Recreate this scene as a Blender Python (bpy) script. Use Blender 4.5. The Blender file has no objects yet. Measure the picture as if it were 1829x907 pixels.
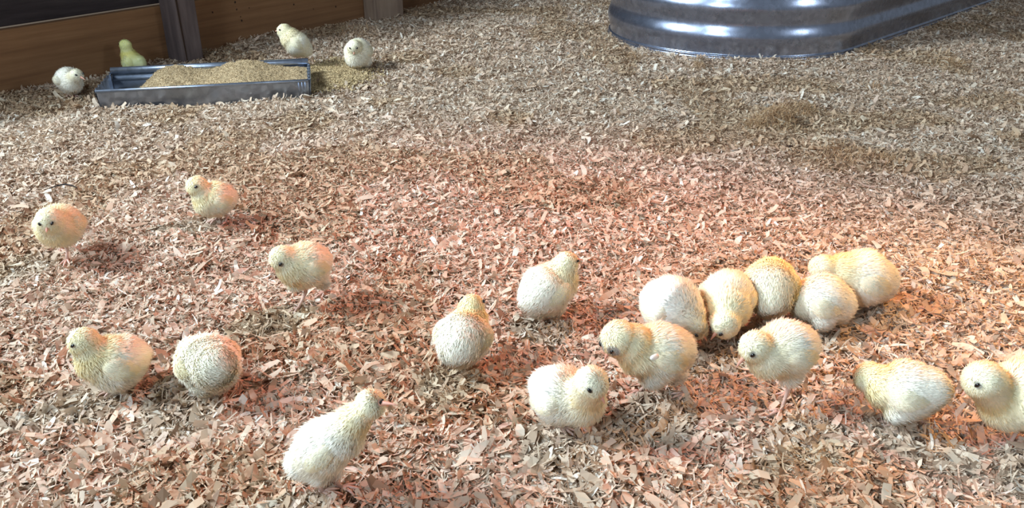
import bpy, math
import numpy as np
from mathutils import Vector, Matrix

# ------------------------------------------------------------------ camera, world, lights, exposure
sc = bpy.context.scene
W, HH = 1829.0, 907.0
F = 1500.0
TH = math.radians(25.7)
CH = 0.60
CT, ST = math.cos(TH), math.sin(TH)
cam = bpy.data.cameras.new('camera')
cam.sensor_width = 36.0
cam.lens = 36.0 * F / W
cam.clip_start = 0.02
cam_o = bpy.data.objects.new('camera', cam)
sc.collection.objects.link(cam_o)
cam_o.location = (0, 0, CH)
cam_o.rotation_euler = (math.pi / 2 - TH, 0, 0)
sc.camera = cam_o

world = bpy.data.worlds.new('barn_air')
sc.world = world
world.use_nodes = True
bg = world.node_tree.nodes['Background']
bg.inputs['Color'].default_value = (0.80, 0.90, 1.0, 1)
bg.inputs['Strength'].default_value = 0.20


def lamp(name, typ, loc, target, power, color, **kw):
    l = bpy.data.lights.new(name, typ)
    l.energy = power
    l.color = color
    for k, v in kw.items():
        setattr(l, k, v)
    o = bpy.data.objects.new(name, l)
    sc.collection.objects.link(o)
    o.location = loc
    d = Vector(target) - Vector(loc)
    o.rotation_euler = d.to_track_quat('-Z', 'Y').to_euler()
    return o


# daylight over the low board wall on the left, one window behind the camera and a small one on the right
lamp('daylight_left', 'AREA', (-3.15, 0.95, 2.5), (0.0, 2.1, 0), 275, (0.72, 0.87, 1.0), shape='RECTANGLE', size=1.0, size_y=0.9)
lamp('daylight_window', 'AREA', (-1.75, -1.7, 1.9), (0.1, 2.2, 0), 68, (0.66, 0.83, 1.0), shape='RECTANGLE', size=0.7, size_y=0.6)
lamp('daylight_window.001', 'AREA', (2.75, 0.95, 1.35), (0.9, 2.2, 0), 15, (0.72, 0.86, 1.0), shape='RECTANGLE', size=0.38, size_y=0.40)
# red brooder heat lamp hung over the middle of the pen, an amber one to the right
lamp('red_heat_lamp', 'SPOT', (0.22, 1.52, 0.92), (0.0, 0.80, 0), 33, (1.0, 0.27, 0.17), shadow_soft_size=0.035, spot_size=math.radians(142), spot_blend=1.0)
lamp('amber_heat_lamp', 'SPOT', (0.80, 1.12, 0.62), (0.60, 0.92, 0), 15.0, (1.0, 0.50, 0.10), shadow_soft_size=0.04, spot_size=math.radians(112), spot_blend=1.0)

sc.view_settings.view_transform = 'Standard'
sc.view_settings.look = 'None'
sc.view_settings.gamma = 1.0
sc.view_settings.exposure = 0.04
sc.view_settings.use_curve_mapping = False


# ------------------------------------------------------------------ projecting helpers
def ray(px, py):
    u, v = (px - W / 2) / F, (py - HH / 2) / F
    return np.array([u, CT - v * ST, -(ST + v * CT)])


def at_z(px, py, z=0.0):
    d = ray(px, py)
    t = (CH - z) / -d[2]
    return np.array([d[0] * t, d[1] * t, z])


def at_y(px, py, Y):
    d = ray(px, py)
    t = Y / d[1]
    return np.array([d[0] * t, Y, CH + d[2] * t]), t


# ------------------------------------------------------------------ noise and the surface of the bedding
def _hash(ix, iy, seed):
    n = (ix * 374761393 + iy * 668265263 + seed * 1442695041) & 0xffffffff
    n = ((n ^ (n >> 13)) * 1274126177) & 0xffffffff
    return ((n ^ (n >> 16)) & 0xffff) / 65535.0


def vnoise(x, y, seed=0):
    x = np.asarray(x, float); y = np.asarray(y, float)
    ix = np.floor(x).astype(np.int64); iy = np.floor(y).astype(np.int64)
    fx = x - ix; fy = y - iy
    fx = fx * fx * (3 - 2 * fx); fy = fy * fy * (3 - 2 * fy)
    a = _hash(ix, iy, seed); b = _hash(ix + 1, iy, seed)
    c = _hash(ix, iy + 1, seed); d = _hash(ix + 1, iy + 1, seed)
    return (a * (1 - fx) + b * fx) * (1 - fy) + (c * (1 - fx) + d * fx) * fy


W1 = at_z(0, 176)[:2]
W2 = at_z(850, -4)[:2]
WD = (W2 - W1) / np.linalg.norm(W2 - W1)
WN = np.array([WD[1], -WD[0]])            # out of the wall, into the pen


def wall_dist(x, y):
    return (x - W1[0]) * WN[0] + (y - W1[1]) * WN[1]


MOUNDS = []
for px, py, h, r in [(1385, 222, .034, .055), (1425, 190, .020, .05), (1250, 118, .022, .030), (1500, 275, .018, .07),
                     (1545, 300, .014, .04), (640, 60, .02, .10), (455, 75, .02, .12), (70, 250, .016, .12),
                     (1600, 180, .012, .06), (760, 800, .010, .05), (1760, 500, .012, .09), (1650, 520, .010, .06),
                     (160, 170, .012, .06), (500, 200, .010, .12), (900, 60, .02, .2), (1750, 100, .015, .15)]:
    g = at_z(px, py)
    MOUNDS.append((g[0], g[1], h, r))
PITS = []
for px, py, h, r in [(1405, 292, .020, .016), (1562, 312, .020, .02), (1305, 345, .012, .02), (465, 690, .010, .05), (760, 845, .010, .04)]:
    g = at_z(px, py)
    PITS.append((g[0], g[1], h, r))


TANK = []


def ground_h(x, y):
    x = np.asarray(x, float); y = np.asarray(y, float)
    h = 0.012 * (vnoise(x * 5, y * 5, 1) - .5) + 0.010 * (vnoise(x * 13, y * 13, 2) - .5) + 0.006 * (vnoise(x * 31, y * 31, 3) - .5)
    for mx, my, mh, mr in MOUNDS:
        h = h + mh * np.exp(-((x - mx) ** 2 + (y - my) ** 2) / mr ** 2)
    for mx, my, mh, mr in PITS:
        h = h - mh * np.exp(-((x - mx) ** 2 + (y - my) ** 2) / mr ** 2)
    wd = wall_dist(x, y)
    h = h + 0.012 * np.exp(-np.clip(wd, 0, 9) / 0.12)
    for c, d, r, ln in TANK:            # shavings banked against the foot of the tank
        qx, qy = x - c[0], y - c[1]
        t = np.clip(qx * d[0] + qy * d[1], 0, ln)
        e = np.hypot(qx - t * d[0], qy - t * d[1]) - r
        h = h + 0.008 * np.exp(-np.clip(e, 0, 9) / 0.05)
    return h


def ground(px, py):
    z = 0.0
    for _ in range(6):
        g = at_z(px, py, z)
        z = float(ground_h(g[0], g[1]))
    return np.array([g[0], g[1], z])


# ------------------------------------------------------------------ mesh helpers
def link(o, parent=None):
    sc.collection.objects.link(o)
    if parent is not None:
        o.parent = parent
    return o


def mesh_np(name, verts, faces, mat=None, parent=None, smooth=True, cols=None, nrm=None):
    """verts (n,3); faces: (m,k) array or a list of lists; cols (n,3) per vertex; nrm (n,3) shading normal"""
    verts = np.ascontiguousarray(verts, np.float32)
    me = bpy.data.meshes.new(name)
    if isinstance(faces, np.ndarray):
        m, k = faces.shape
        me.vertices.add(len(verts)); me.vertices.foreach_set('co', verts.ravel())
        me.loops.add(m * k); me.loops.foreach_set('vertex_index', np.ascontiguousarray(faces, np.int32).ravel())
        me.polygons.add(m); me.polygons.foreach_set('loop_start', np.arange(0, m * k, k, dtype=np.int32))
        me.update(calc_edges=True)
    else:
        me.from_pydata([tuple(map(float, v)) for v in verts], [], faces)
        me.update()
    me.polygons.foreach_set('use_smooth', np.full(len(me.polygons), smooth))
    if cols is not None:
        a = me.color_attributes.new('col', 'FLOAT_COLOR', 'POINT')
        c = np.ones((len(verts), 4), np.float32); c[:, :3] = cols
        a.data.foreach_set('color', c.ravel())
    if nrm is not None:
        a = me.attributes.new('sn', 'FLOAT_VECTOR', 'POINT')
        a.data.foreach_set('vector', np.ascontiguousarray(nrm, np.float32).ravel())
    if mat:
        me.materials.append(mat)
    return link(bpy.data.objects.new(name, me), parent)


def tag(o, label=None, cat=None, group=None, kind=None):
    if label: o['label'] = label
    if cat: o['category'] = cat
    if group: o['group'] = group
    if kind: o['kind'] = kind
    return o


def empty(name, loc):
    o = bpy.data.objects.new(name, None)
    o.empty_display_size = 0.02
    o.location = [float(c) for c in loc]
    return link(o)


class MB:
    def __init__(s): s.v = []; s.f = []
    def add(s, v, f):
        n = len(s.v); s.v += [tuple(map(float, p)) for p in v]; s.f += [[i + n for i in q] for q in f]
    def tube(s, pts, rad, seg=10, caps=True):
        pts = [np.array(p, float) for p in pts]
        if not hasattr(rad, '__len__'): rad = [rad] * len(pts)
        up = None; rings = []
        for i, p in enumerate(pts):
            t = pts[min(i + 1, len(pts) - 1)] - pts[max(i - 1, 0)]; t = t / (np.linalg.norm(t) + 1e-12)
            if up is None:
                up = np.array([0, 0, 1.]) if abs(t[2]) < .9 else np.array([1., 0, 0])
            a = np.cross(up, t); a /= np.linalg.norm(a); b = np.cross(t, a); up = b
            rings.append([p + rad[i] * (math.cos(q) * a + math.sin(q) * b) for q in [2 * math.pi * k / seg for k in range(seg)]])
        v = [q for r in rings for q in r]
        f = [[i * seg + k, i * seg + (k + 1) % seg, (i + 1) * seg + (k + 1) % seg, (i + 1) * seg + k] for i in range(len(pts) - 1) for k in range(seg)]
        if caps:
            f += [list(range(seg))[::-1], [(len(pts) - 1) * seg + k for k in range(seg)]]
        s.add(v, f)
    def box(s, o, a, b, c):
        """corner o, edge vectors a, b, c"""
        o, a, b, c = [np.array(q, float) for q in (o, a, b, c)]
        v = [o, o + a, o + a + b, o + b, o + c, o + a + c, o + a + b + c, o + b + c]
        s.add(v, [[0, 3, 2, 1], [4, 5, 6, 7], [0, 1, 5, 4], [1, 2, 6, 5], [2, 3, 7, 6], [3, 0, 4, 7]])
    def build(s, name, mat, parent=None, smooth=False, bevel=0, off=None):
        v = np.array(s.v)
        if off is not None: v = v - np.asarray(off)
        o = mesh_np(name, v, s.f, mat, parent, smooth)
        if bevel:
            m = o.modifiers.new('bevel', 'BEVEL'); m.width = bevel; m.segments = 2
        return o


# ------------------------------------------------------------------ materials
def new_mat(name):
    m = bpy.data.materials.new(name); m.use_nodes = True
    nt = m.node_tree
    return m, nt, nt.nodes['Principled BSDF'], nt.nodes['Material Output']


def ramp(nt, fac, stops):
    r = nt.nodes.new('ShaderNodeValToRGB')
    while len(r.color_ramp.elements) < len(stops): r.color_ramp.elements.new(.5)
    for e, (p, c) in zip(r.color_ramp.elements, stops):
        e.position = p; e.color = (*c, 1)
    nt.links.new(fac, r.inputs['Fac'])
    return r.outputs['Color']


def noise(nt, scale, detail=4, rough=.6, stretch=None, coord='Object'):
    tc = nt.nodes.new('ShaderNodeTexCoord')
    n = nt.nodes.new('ShaderNodeTexNoise')
    n.inputs['Scale'].default_value = scale; n.inputs['Detail'].default_value = detail; n.inputs['Roughness'].default_value = rough
    if stretch is not None:
        mp = nt.nodes.new('ShaderNodeMapping'); mp.inputs['Scale'].default_value = stretch[:3]
        if len(stretch) > 3: mp.inputs['Rotation'].default_value = (0, 0, stretch[3])
        nt.links.new(tc.outputs[coord], mp.inputs['Vector']); nt.links.new(mp.outputs['Vector'], n.inputs['Vector'])
    else:
        nt.links.new(tc.outputs[coord], n.inputs['Vector'])
    return n


def bump(nt, bsdf, h, strength, dist):
    b = nt.nodes.new('ShaderNodeBump'); b.inputs['Strength'].default_value = strength; b.inputs['Distance'].default_value = dist
    nt.links.new(h, b.inputs['Height']); nt.links.new(b.outputs['Normal'], bsdf.inputs['Normal'])


def attr_mat(name, rough=.7, transl=.0, use_sn=False, sheen=0., spec=.3, sss=0.):
    m, nt, p, out = new_mat(name)
    a = nt.nodes.new('ShaderNodeAttribute'); a.attribute_name = 'col'
    nt.links.new(a.outputs['Color'], p.inputs['Base Color'])
    p.inputs['Roughness'].default_value = rough; p.inputs['Specular IOR Level'].default_value = spec
    p.inputs['Sheen Weight'].default_value = sheen
    if sss:
        p.inputs['Subsurface Weight'].default_value = sss; p.inputs['Subsurface Radius'].default_value = (1, .8, .5); p.inputs['Subsurface Scale'].default_value = .006
    vt = None
    if use_sn:
        n = nt.nodes.new('ShaderNodeAttribute'); n.attribute_name = 'sn'
        vt = nt.nodes.new('ShaderNodeVectorTransform'); vt.vector_type = 'NORMAL'; vt.convert_from = 'OBJECT'; vt.convert_to = 'WORLD'
        nt.links.new(n.outputs['Vector'], vt.inputs[0]); nt.links.new(vt.outputs[0], p.inputs['Normal'])
    if transl:
        t = nt.nodes.new('ShaderNodeBsdfTranslucent'); nt.links.new(a.outputs['Color'], t.inputs['Color'])
        if vt:
            # light reaches a strand of down from either side of it: round the strand off with the feather coat's own normal
            df = nt.nodes.new('ShaderNodeBsdfDiffuse'); nt.links.new(a.outputs['Color'], df.inputs['Color']); nt.links.new(vt.outputs[0], df.inputs['Normal'])
            ng = nt.nodes.new('ShaderNodeVectorMath'); ng.operation = 'SCALE'; ng.inputs['Scale'].default_value = -1
            nt.links.new(vt.outputs[0], ng.inputs[0]); nt.links.new(ng.outputs[0], t.inputs['Normal'])
            ad = nt.nodes.new('ShaderNodeAddShader')
            nt.links.new(df.outputs[0], ad.inputs[0]); nt.links.new(t.outputs[0], ad.inputs[1]); nt.links.new(ad.outputs[0], out.inputs['Surface'])
            nt.nodes.remove(p)
            return m
        mx = nt.nodes.new('ShaderNodeMixShader'); mx.inputs[0].default_value = transl
        nt.links.new(p.outputs[0], mx.inputs[1]); nt.links.new(t.outputs[0], mx.inputs[2]); nt.links.new(mx.outputs[0], out.inputs['Surface'])
    return m


M = {}
M['chip'] = attr_mat('wood_shaving', .62, .12, spec=.28)
M['skin'] = attr_mat('chick_body', .95, 0, sss=.0, spec=.1, sheen=.15)
M['down'] = attr_mat('chick_down', .9, .22, True, 0, spec=.08)
M['feed'] = attr_mat('ground_feed', .95, 0, spec=.1)


def wood(name, stops, stretch, rough=.8, bs=.25, scale=6):
    m, nt, p, _ = new_mat(name)
    n = noise(nt, scale, 7, .62, stretch)
    c = ramp(nt, n.outputs['Fac'], stops)
    n2 = noise(nt, 2.3, 5, .6)
    mx = nt.nodes.new('ShaderNodeMix'); mx.data_type = 'RGBA'; mx.blend_type = 'MULTIPLY'; mx.inputs['Factor'].default_value = .55
    c2 = ramp(nt, n2.outputs['Fac'], [(.3, (.55, .50, .48)), (.7, (1, 1, 1))])
    nt.links.new(c, mx.inputs['A']); nt.links.new(c2, mx.inputs['B']); nt.links.new(mx.outputs['Result'], p.inputs['Base Color'])
    p.inputs['Roughness'].default_value = rough; p.inputs['Specular IOR Level'].default_value = .2
    bump(nt, p, n.outputs['Fac'], bs, .002)
    return m


wr = math.atan2(WD[1], WD[0])
M['board'] = wood('orange_board', [(.3, (.19, .092, .042)), (.5, (.26, .13, .058)), (.75, (.33, .175, .082))], (.35, .35, 9))
M['dark_board'] = wood('weathered_board', [(.3, (.022, .016, .017)), (.55, (.045, .034, .034)), (.8, (.085, .065, .062))], (.5, .5, 7))
M['post'] = wood('post_wood', [(.3, (.08, .058, .055)), (.55, (.15, .11, .10)), (.8, (.24, .18, .16))], (5, 5, .6))
M['pale_post'] = wood('pale_post_wood', [(.3, (.24, .165, .12)), (.55, (.38, .27, .19)), (.8, (.50, .37, .27))], (5, 5, .6))


def galv(name, base=(.38, .42, .53), rough=.22, dirt=.35):
    m, nt, p, _ = new_mat(name)
    tc = nt.nodes.new('ShaderNodeTexCoord')
    v = nt.nodes.new('ShaderNodeTexVoronoi'); v.inputs['Scale'].default_value = 70
    nt.links.new(tc.outputs['Object'], v.inputs['Vector'])
    sep = nt.nodes.new('ShaderNodeSeparateColor'); nt.links.new(v.outputs['Color'], sep.inputs['Color'])
    c = ramp(nt, sep.outputs[0], [(0, tuple(b * .86 for b in base)), (1, tuple(min(1, b * 1.1) for b in base))])
    n2 = noise(nt, 26, 8, .75)
    c2 = ramp(nt, n2.outputs['Fac'], [(.30, (.35, .33, .30)), (.48, (1, 1, 1))])
    mx = nt.nodes.new('ShaderNodeMix'); mx.data_type = 'RGBA'; mx.blend_type = 'MULTIPLY'; mx.inputs['Factor'].default_value = dirt
    nt.links.new(c, mx.inputs['A']); nt.links.new(c2, mx.inputs['B']); nt.links.new(mx.outputs['Result'], p.inputs['Base Color'])
    r = nt.nodes.new('ShaderNodeMapRange'); r.inputs['To Min'].default_value = rough + .14; r.inputs['To Max'].default_value = rough - .05
    nt.links.new(n2.outputs['Fac'], r.inputs['Value']); nt.links.new(r.outputs[0], p.inputs['Roughness'])
    p.inputs['Metallic'].default_value = .92
    bump(nt, p, n2.outputs['Fac'], .12, .001)
    return m


M['galv'] = galv('galvanised_steel')
M['galv_trough'] = galv('galvanised_trough', (.38, .43, .52), .32, .3)


def plain(name, col, rough=.6, spec=.4):
    m, nt, p, _ = new_mat(name)
    n = noise(nt, 120, 3)
    c = ramp(nt, n.outputs['Fac'], [(.3, tuple(x * .8 for x in col)), (.7, col)])
    nt.links.new(c, p.inputs['Base Color']); p.inputs['Roughness'].default_value = rough; p.inputs['Specular IOR Level'].default_value = spec
    return m


M['eye'] = plain('chick_eye', (.006, .005, .005), .12, .6)
M['lid'] = plain('chick_eyelid', (.24, .25, .25), .7)
M['beak'] = plain('chick_beak', (.72, .36, .25), .45)
M['leg'] = plain('chick_leg', (.70, .46, .36), .5)
M['soil'] = plain('soil_floor', (.16, .11, .075), .95, .1)
M['dropping'] = plain('dark_bark', (.05, .028, .018), .85, .1)
M['cord'] = plain('black_twig', (.02, .018, .018), .7, .2)

# ------------------------------------------------------------------ floor and wall
mb = MB(); mb.box((-4, -1.2, -.09), (9, 0, 0), (0, 8.6, 0), (0, 0, .05))
tag(mb.build('floor', M['soil']), kind='structure')


def wall_pt(s, n, z):
    p = W1 + WD * s + WN * n
    return np.array([p[0], p[1], z])


def wall_s(px, py, n, z=None):
    """distance along the wall of the pixel's point on the plane standing n out from it, and its height"""
    d = ray(px, py); c = np.array([0, 0, CH])
    den = d[0] * WN[0] + d[1] * WN[1]
    t = (n + (W1[0] * WN[0] + W1[1] * WN[1])) / den
    p = c + d * t
    return (p[0] - W1[0]) * WD[0] + (p[1] - W1[1]) * WD[1], p[2]


wd3, wn3 = np.array([*WD, 0]), np.array([*WN, 0])
_, ztop = wall_s(0, 60, 0)
_, ztop2 = wall_s(290, 4, 0)
print('board top heights', ztop, ztop2)
zb = (ztop + ztop2) / 2
wall = empty('wall_left', wall_pt(1.4, 0, 0))
tag(wall, kind='structure')
rng = np.random.default_rng(5)
s0, s1 = -2.2, 5.5
mb = MB(); mb.box(wall_pt(s0, -.03, -.05), wd3 * (s1 - s0), wn3 * .03, (0, 0, zb + .05 - .001))
mb.build('lower_board', M['board'], wall, off=wall.location, bevel=.003)
z = zb
for i, hgt in enumerate([.19, .19, .17]):
    mb = MB(); mb.box(wall_pt(s0, -.045 + .004 * (i % 2), z + .004), wd3 * (s1 - s0), wn3 * .028, (0, 0, hgt - .006))
    mb.build('upper_board', M['dark_board'], wall, off=wall.location, bevel=.003)
    z += hgt
# two knots of chipped paint and dirt specks sit on the board as small dark dents
mb = MB()
for px, py in [(420, 4), (445, 14), (423, 17), (432, 37), (380, 22), (525, 8), (560, 16), (600, 12), (430, 30)]:
    s, zz = wall_s(px, py, .001)
    c = wall_pt(s, .0005, zz); r = .0035 * rng.uniform(.5, 1.3)
    mb.add([c + r * (math.cos(a) * wd3 + math.sin(a) * np.array([0, 0, 1.3])) * rng.uniform(.7, 1.1) for a in np.linspace(0, 2 * math.pi, 8)[:-1]] + [c + wn3 * .0015],
           [[k, (k + 1) % 7, 7] for k in range(7)])
mb.build('dirt_specks', M['dropping'], wall, off=wall.location)


def post(n_out, pxl, pxm, pxr, py, mat_side, mat, name, label, zbase=-.03, lean=0.0):
    sm, _ = wall_s(pxm, py, n_out); sr, _ = wall_s(pxr, py, n_out)
    o = empty(name, wall_pt((sm + sr) / 2, n_out / 2, 0)); tag(o, label, 'post')
    mb = MB(); mb.box(wall_pt(sm, .0005, zbase), wd3 * (sr - sm), wn3 * (n_out - .0005), (0, 0, .85))
    mb.build('shaft', mat, o, off=o.location, bevel=.004)
    return o, sm, sr


# depth of each post found from the pixel of its left edge on the wall
def out_for(pxm, pxl, py):
    best = None
    sl, _ = wall_s(pxl, py, 0)
    for n in np.linspace(.02, .3, 200):
        s, _ = wall_s(pxm, py, n)
        # the side face's inner edge stands at the same s, on the wall
        e = abs(s - sl)
        if best is None or e < best[0]: best = (e, n)
    return best[1]


n1 = out_for(327, 300, 100); n2 = out_for(671, 651, 40)
print('posts stand out', n1, n2)
p1, sm1, sr1 = post(n1, 300, 327, 364, 100, None, M['post'], 'wooden_post', 'dark weathered wooden post against the wall behind the feeding trough')
p2, sm2, sr2 = post(n2, 651, 671, 722, 38, None, M['pale_post'], 'wooden_post', 'paler wooden post cut off by the top edge, further back, right of the trough')
# a split seam running down the near post's corner
mb = MB()
mb.tube([wall_pt(sm1 + .012, n1 + .0005, .0), wall_pt(sm1 + .006, n1 + .0005, .25), wall_pt(sm1 + .011, n1 + .0005, .5), wall_pt(sm1 + .004, n1 + .0005, .8)], [.0015, .003, .002, .002], 6)
mb.build('split', M['dropping'], p1, off=p1.location)

# ------------------------------------------------------------------ oval galvanised stock tank
TL = ground(1080, 62); TB = ground(1300, 116); TR = ground(1600, 70); TR2 = ground(1790, 2)
print('tank pts', TL, TB, TR, TR2)
# straight side along TR -> TR2, round end tangent to it
# side line fixed by its direction; radius chosen so that the left limb meets pixel 1080
sd = (TR2 - TR)[:2]; sd /= np.linalg.norm(sd)
sn = np.array([-sd[1], sd[0]])            # away from the camera, into the tank
best = None
for R in np.linspace(.18, .9, 145):
    for s in np.linspace(-1.2, .6, 181):
        c = TR[:2] + sd * s + sn * R
        a = np.linspace(0, 2 * math.pi, 61)
        x = c[0] + R * np.cos(a); y = c[1] + R * np.sin(a)
        t = (y * CT + CH * ST); px = W / 2 + F * x / t
        v = (CH * CT - y * ST) / t; py = HH / 2 + F * v
        e = abs(px.min() - 1083) + 1.0 * abs(py.max() - 114) * 2 + .3 * abs(px[py.argmax()] - 1320)
        if best is None or e < best[0]: best = (e, R, c)
_, TRAD, TC = best
TANK.append((TC, sd, TRAD, 1.5))


def tank_outline(off, n=72, L=1.5):
    pts = []
    r = TRAD + off
    base = math.atan2(-sn[1], -sn[0])
    for k in range(n + 1):                    # near round end: from the front side round to the far side, clockwise
        a = base - math.pi * k / n
        pts.append(TC + r * np.array([math.cos(a), math.sin(a)]))
    for k in range(1, 12):
        pts.append(TC + sn * r + sd * L * k / 12)
    c2 = TC + sd * L
    for k in range(n + 1):
        a = base + math.pi - math.pi * k / n
        pts.append(c2 + r * np.array([math.cos(a), math.sin(a)]))
    for k in range(1, 12):
        pts.append(c2 - sn * r - sd * L * k / 12)
    return pts


tank = empty('stock_tank', (TC[0] + sd[0] * .75, TC[1] + sd[1] * .75, 0))
tag(tank, 'large oval galvanised steel stock tank with ribbed sides standing on the shavings', 'stock tank')


def sweep(profile, name, mat, closed_profile=False):
    v = []; f = []
    rings = [tank_outline(o) for o, z in profile]
    n = len(rings[0])
    for (o, z), rg in zip(profile, rings):
        v += [(p[0], p[1], z) for p in rg]
    m = len(profile)
    for i in range(m - 1 + (1 if closed_profile else 0)):
        j = (i + 1) % m
        for k in range(n):
            f.append([i * n + k, i * n + (k + 1) % n, j * n + (k + 1) % n, j * n + k])
    return mesh_np(name, np.array(v) - np.array(tank.location), f, mat, tank, True)


HT = .60
prof = []
for z in np.linspace(.020, HT - .02, 150):
    u = (z - .028) / .088
    rib = 0.0
    if z > .028:
        rib = .5 - .5 * math.cos(2 * math.pi * u)
        
    prof.append((-.0095 + .0095 * rib, z))
outer = [(-.004, -.035), (-.004, .004), (-.004, .007), (-.004, .011), (-.007, .014), (-.004, .017), (-.006, .020)] + prof
inner = [(o - .004, z) for o, z in prof[::-1]] + [(-.02, .018), (-.02, -.03)]
sweep(outer + inner, 'side_wall', M['galv'], True)
bt = tank_outline(-.018)
mesh_np('tank_bottom', np.array([(p[0], p[1], .018) for p in bt] + [(p[0], p[1], .008) for p in bt]) - np.array(tank.location),
        [list(range(len(bt))), list(range(len(bt), 2 * len(bt)))[::-1]] + [[i, (i + 1) % len(bt), len(bt) + (i + 1) % len(bt), len(bt) + i] for i in range(len(bt))], M['galv'], tank, False)
rimp = [(math.cos(a) * .011 - .008, HT - .012 + math.sin(a) * .011) for a in np.linspace(0, 2 * math.pi, 13)[:-1]]
sweep(rimp, 'rolled_rim', M['galv'], True)
seam = [(math.cos(a) * .0022 - .004, .008 + math.sin(a) * .0022) for a in np.linspace(0, 2 * math.pi, 9)[:-1]]
sweep(seam, 'bottom_seam', M['galv'], True)

# ------------------------------------------------------------------ feeding trough
ZR = .052
A = at_z(190, 163, ZR); B = at_z(542, 141, ZR); D = at_z(182, 128, ZR); Cc = at_z(557, 113, ZR)
print('trough', A, B, Cc, D, np.linalg.norm(B - A), np.linalg.norm(D - A))
ex = (B - A + Cc - D)[:2] / 2; TLn = np.linalg.norm(ex); ex /= TLn; ey = np.array([-ex[1], ex[0]])
TW = float(np.dot((D - A + Cc - B)[:2] / 2, ey)); TCn = (A + B + Cc + D)[:2] / 4
trough = empty('feed_trough', (*TCn, 0)); tag(trough, 'long galvanised metal trough full of feed beside the wooden wall', 'trough')


def tp(u, v, z):
    """u along the trough -.5...5 of its length, v across -.5 front ... .5 back"""
    p = TCn + ex * u * TLn + ey * v * TW
    return np.array([p[0], p[1], z])


ZB = -.006
th = .0022


def panel(mb, a, b, c, d, n, t=th):
    a, b, c, d = [np.array(q, float) for q in (a, b, c, d)]
    n = np.cross(b - a, d - a); n /= np.linalg.norm(n)
    mb.add([a, b, c, d, a + n * t, b + n * t, c + n * t, d + n * t], [[3, 2, 1, 0], [4, 5, 6, 7], [0, 1, 5, 4], [1, 2, 6, 5], [2, 3, 7, 6], [3, 0, 4, 7]])


off = np.array(trough.location)
mb = MB()
panel(mb, tp(-.5, -.42, ZB), tp(.5, -.42, ZB), tp(.5, .42, ZB), tp(-.5, .42, ZB), None)
mb.build('base_panel', M['galv_trough'], trough, off=off)
mb = MB(); panel(mb, tp(-.5, -.5, ZR), tp(.5, -.5, ZR), tp(.5, -.42, ZB), tp(-.5, -.42, ZB), None)
mb.build('front_panel', M['galv_trough'], trough, off=off)
mb = MB(); panel(mb, tp(-.5, .42, ZB), tp(.5, .42, ZB), tp(.5, .5, ZR + .004), tp(-.5, .5, ZR + .004), None)
mb.tube([tp(-.495, .468, ZR - .018), tp(.495, .468, ZR - .018)], .0055, 12)
mb.build('back_panel', M['galv_trough'], trough, True, off=off)
mb = MB(); mb.tube([tp(-.503, .49, ZR + .004), tp(.503, .49, ZR + .004)], .0095, 16)
mb.build('rolled_rim', M['galv_trough'], trough, True, off=off)
mb = MB(); mb.tube([tp(-.503, -.50, ZR - .002), tp(.503, -.50, ZR - .002)], .0042, 12)
mb.build('rolled_rim', M['galv_trough'], trough, True, off=off)
for sgn in (-1, 1):
    mb = MB()
    v = []; f = []
    n = 28
    for i in range(n + 1):
        w = i / n
        wob = .0035 * math.sin(w * math.pi * 12)
        v.append(tp(sgn * .5, -.42 + .84 * w, ZB) + np.array([*ex, 0]) * wob); v.append(tp(sgn * .5, -.5 + w, ZR) + np.array([*ex, 0]) * (wob + .004 * sgn))
    nv = len(v)
    v += [q - np.array([*ex, 0]) * .0022 * sgn for q in v]
    for i in range(n):
        f.append([2 * i, 2 * i + 2, 2 * i + 3, 2 * i + 1]); f.append([nv + 2 * i, nv + 2 * i + 1, nv + 2 * i + 3, nv + 2 * i + 2])
        f.append([2 * i + 1, 2 * i + 3, nv + 2 * i + 3, nv + 2 * i + 1])
    mb.add(v, f)
    if sgn > 0:                        # pressed ribs at the right front corner
        for uu in (.452, .468, .484):
            mb.tube([tp(uu, -.502, ZR - .004), tp(uu, -.425, ZB + .002)], .0026, 8)
    mb.build('end_panel', M['galv_trough'], trough, True, off=off)

# feed heaped in the trough
nu, nvv = 220, 70
U, V = np.meshgrid(np.linspace(-.47, .492, nu), np.linspace(-.475, .455, nvv), indexing='ij')
hz = .030 + .030 * np.exp(-((U + .20) / .13) ** 2) + .034 * np.exp(-((U - .17) / .14) ** 2) + .014 * np.clip((U - .1) / .3, 0, 1) + .012 * np.exp(-((U - .0) / .2) ** 2)
hz *= 1.0
hz = hz * (.80 + .20 * V / .45)
left = np.clip((U + .47 - .10 * (V + .475) / .93) / .10, 0, 1)
hz = .002 + (hz - .002) * np.clip(left, 0, 1) ** .8
right = np.clip((.50 - U) / .06, 0, 1)
hz = hz * (.85 + .15 * right)
edge = np.clip((V + .475) / .12, 0, 1); hz = hz * (.75 + .25 * edge) + (1 - edge) * .008
hz = np.where(V < -.44, np.minimum(hz, ZR - .006), hz)
hz = np.where(V > .43, np.minimum(hz, ZR + .014), hz)
hz += .004 * (vnoise(U * 40, V * 14, 8) - .5) + .0022 * (vnoise(U * 120, V * 42, 9) - .5) + .0012 * (vnoise(U * 300, V * 90, 10) - .5)
lim_lo = -.42 - .08 * np.clip((hz - ZB) / (ZR - ZB), 0, 1)
Vc = np.clip(V, lim_lo + .022, .93)
P = TCn[None, None] + ex[None, None] * (U * TLn)[..., None] + ey[None, None] * (Vc * TW)[..., None]
P3 = np.concatenate([P, hz[..., None]], -1).reshape(-1, 3)
idx = np.arange(nu * nvv).reshape(nu, nvv)
Fq = np.stack([idx[:-1, :-1], idx[1:, :-1], idx[1:, 1:], idx[:-1, 1:]], -1).reshape(-1, 4)
rng = np.random.default_rng(11)
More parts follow.
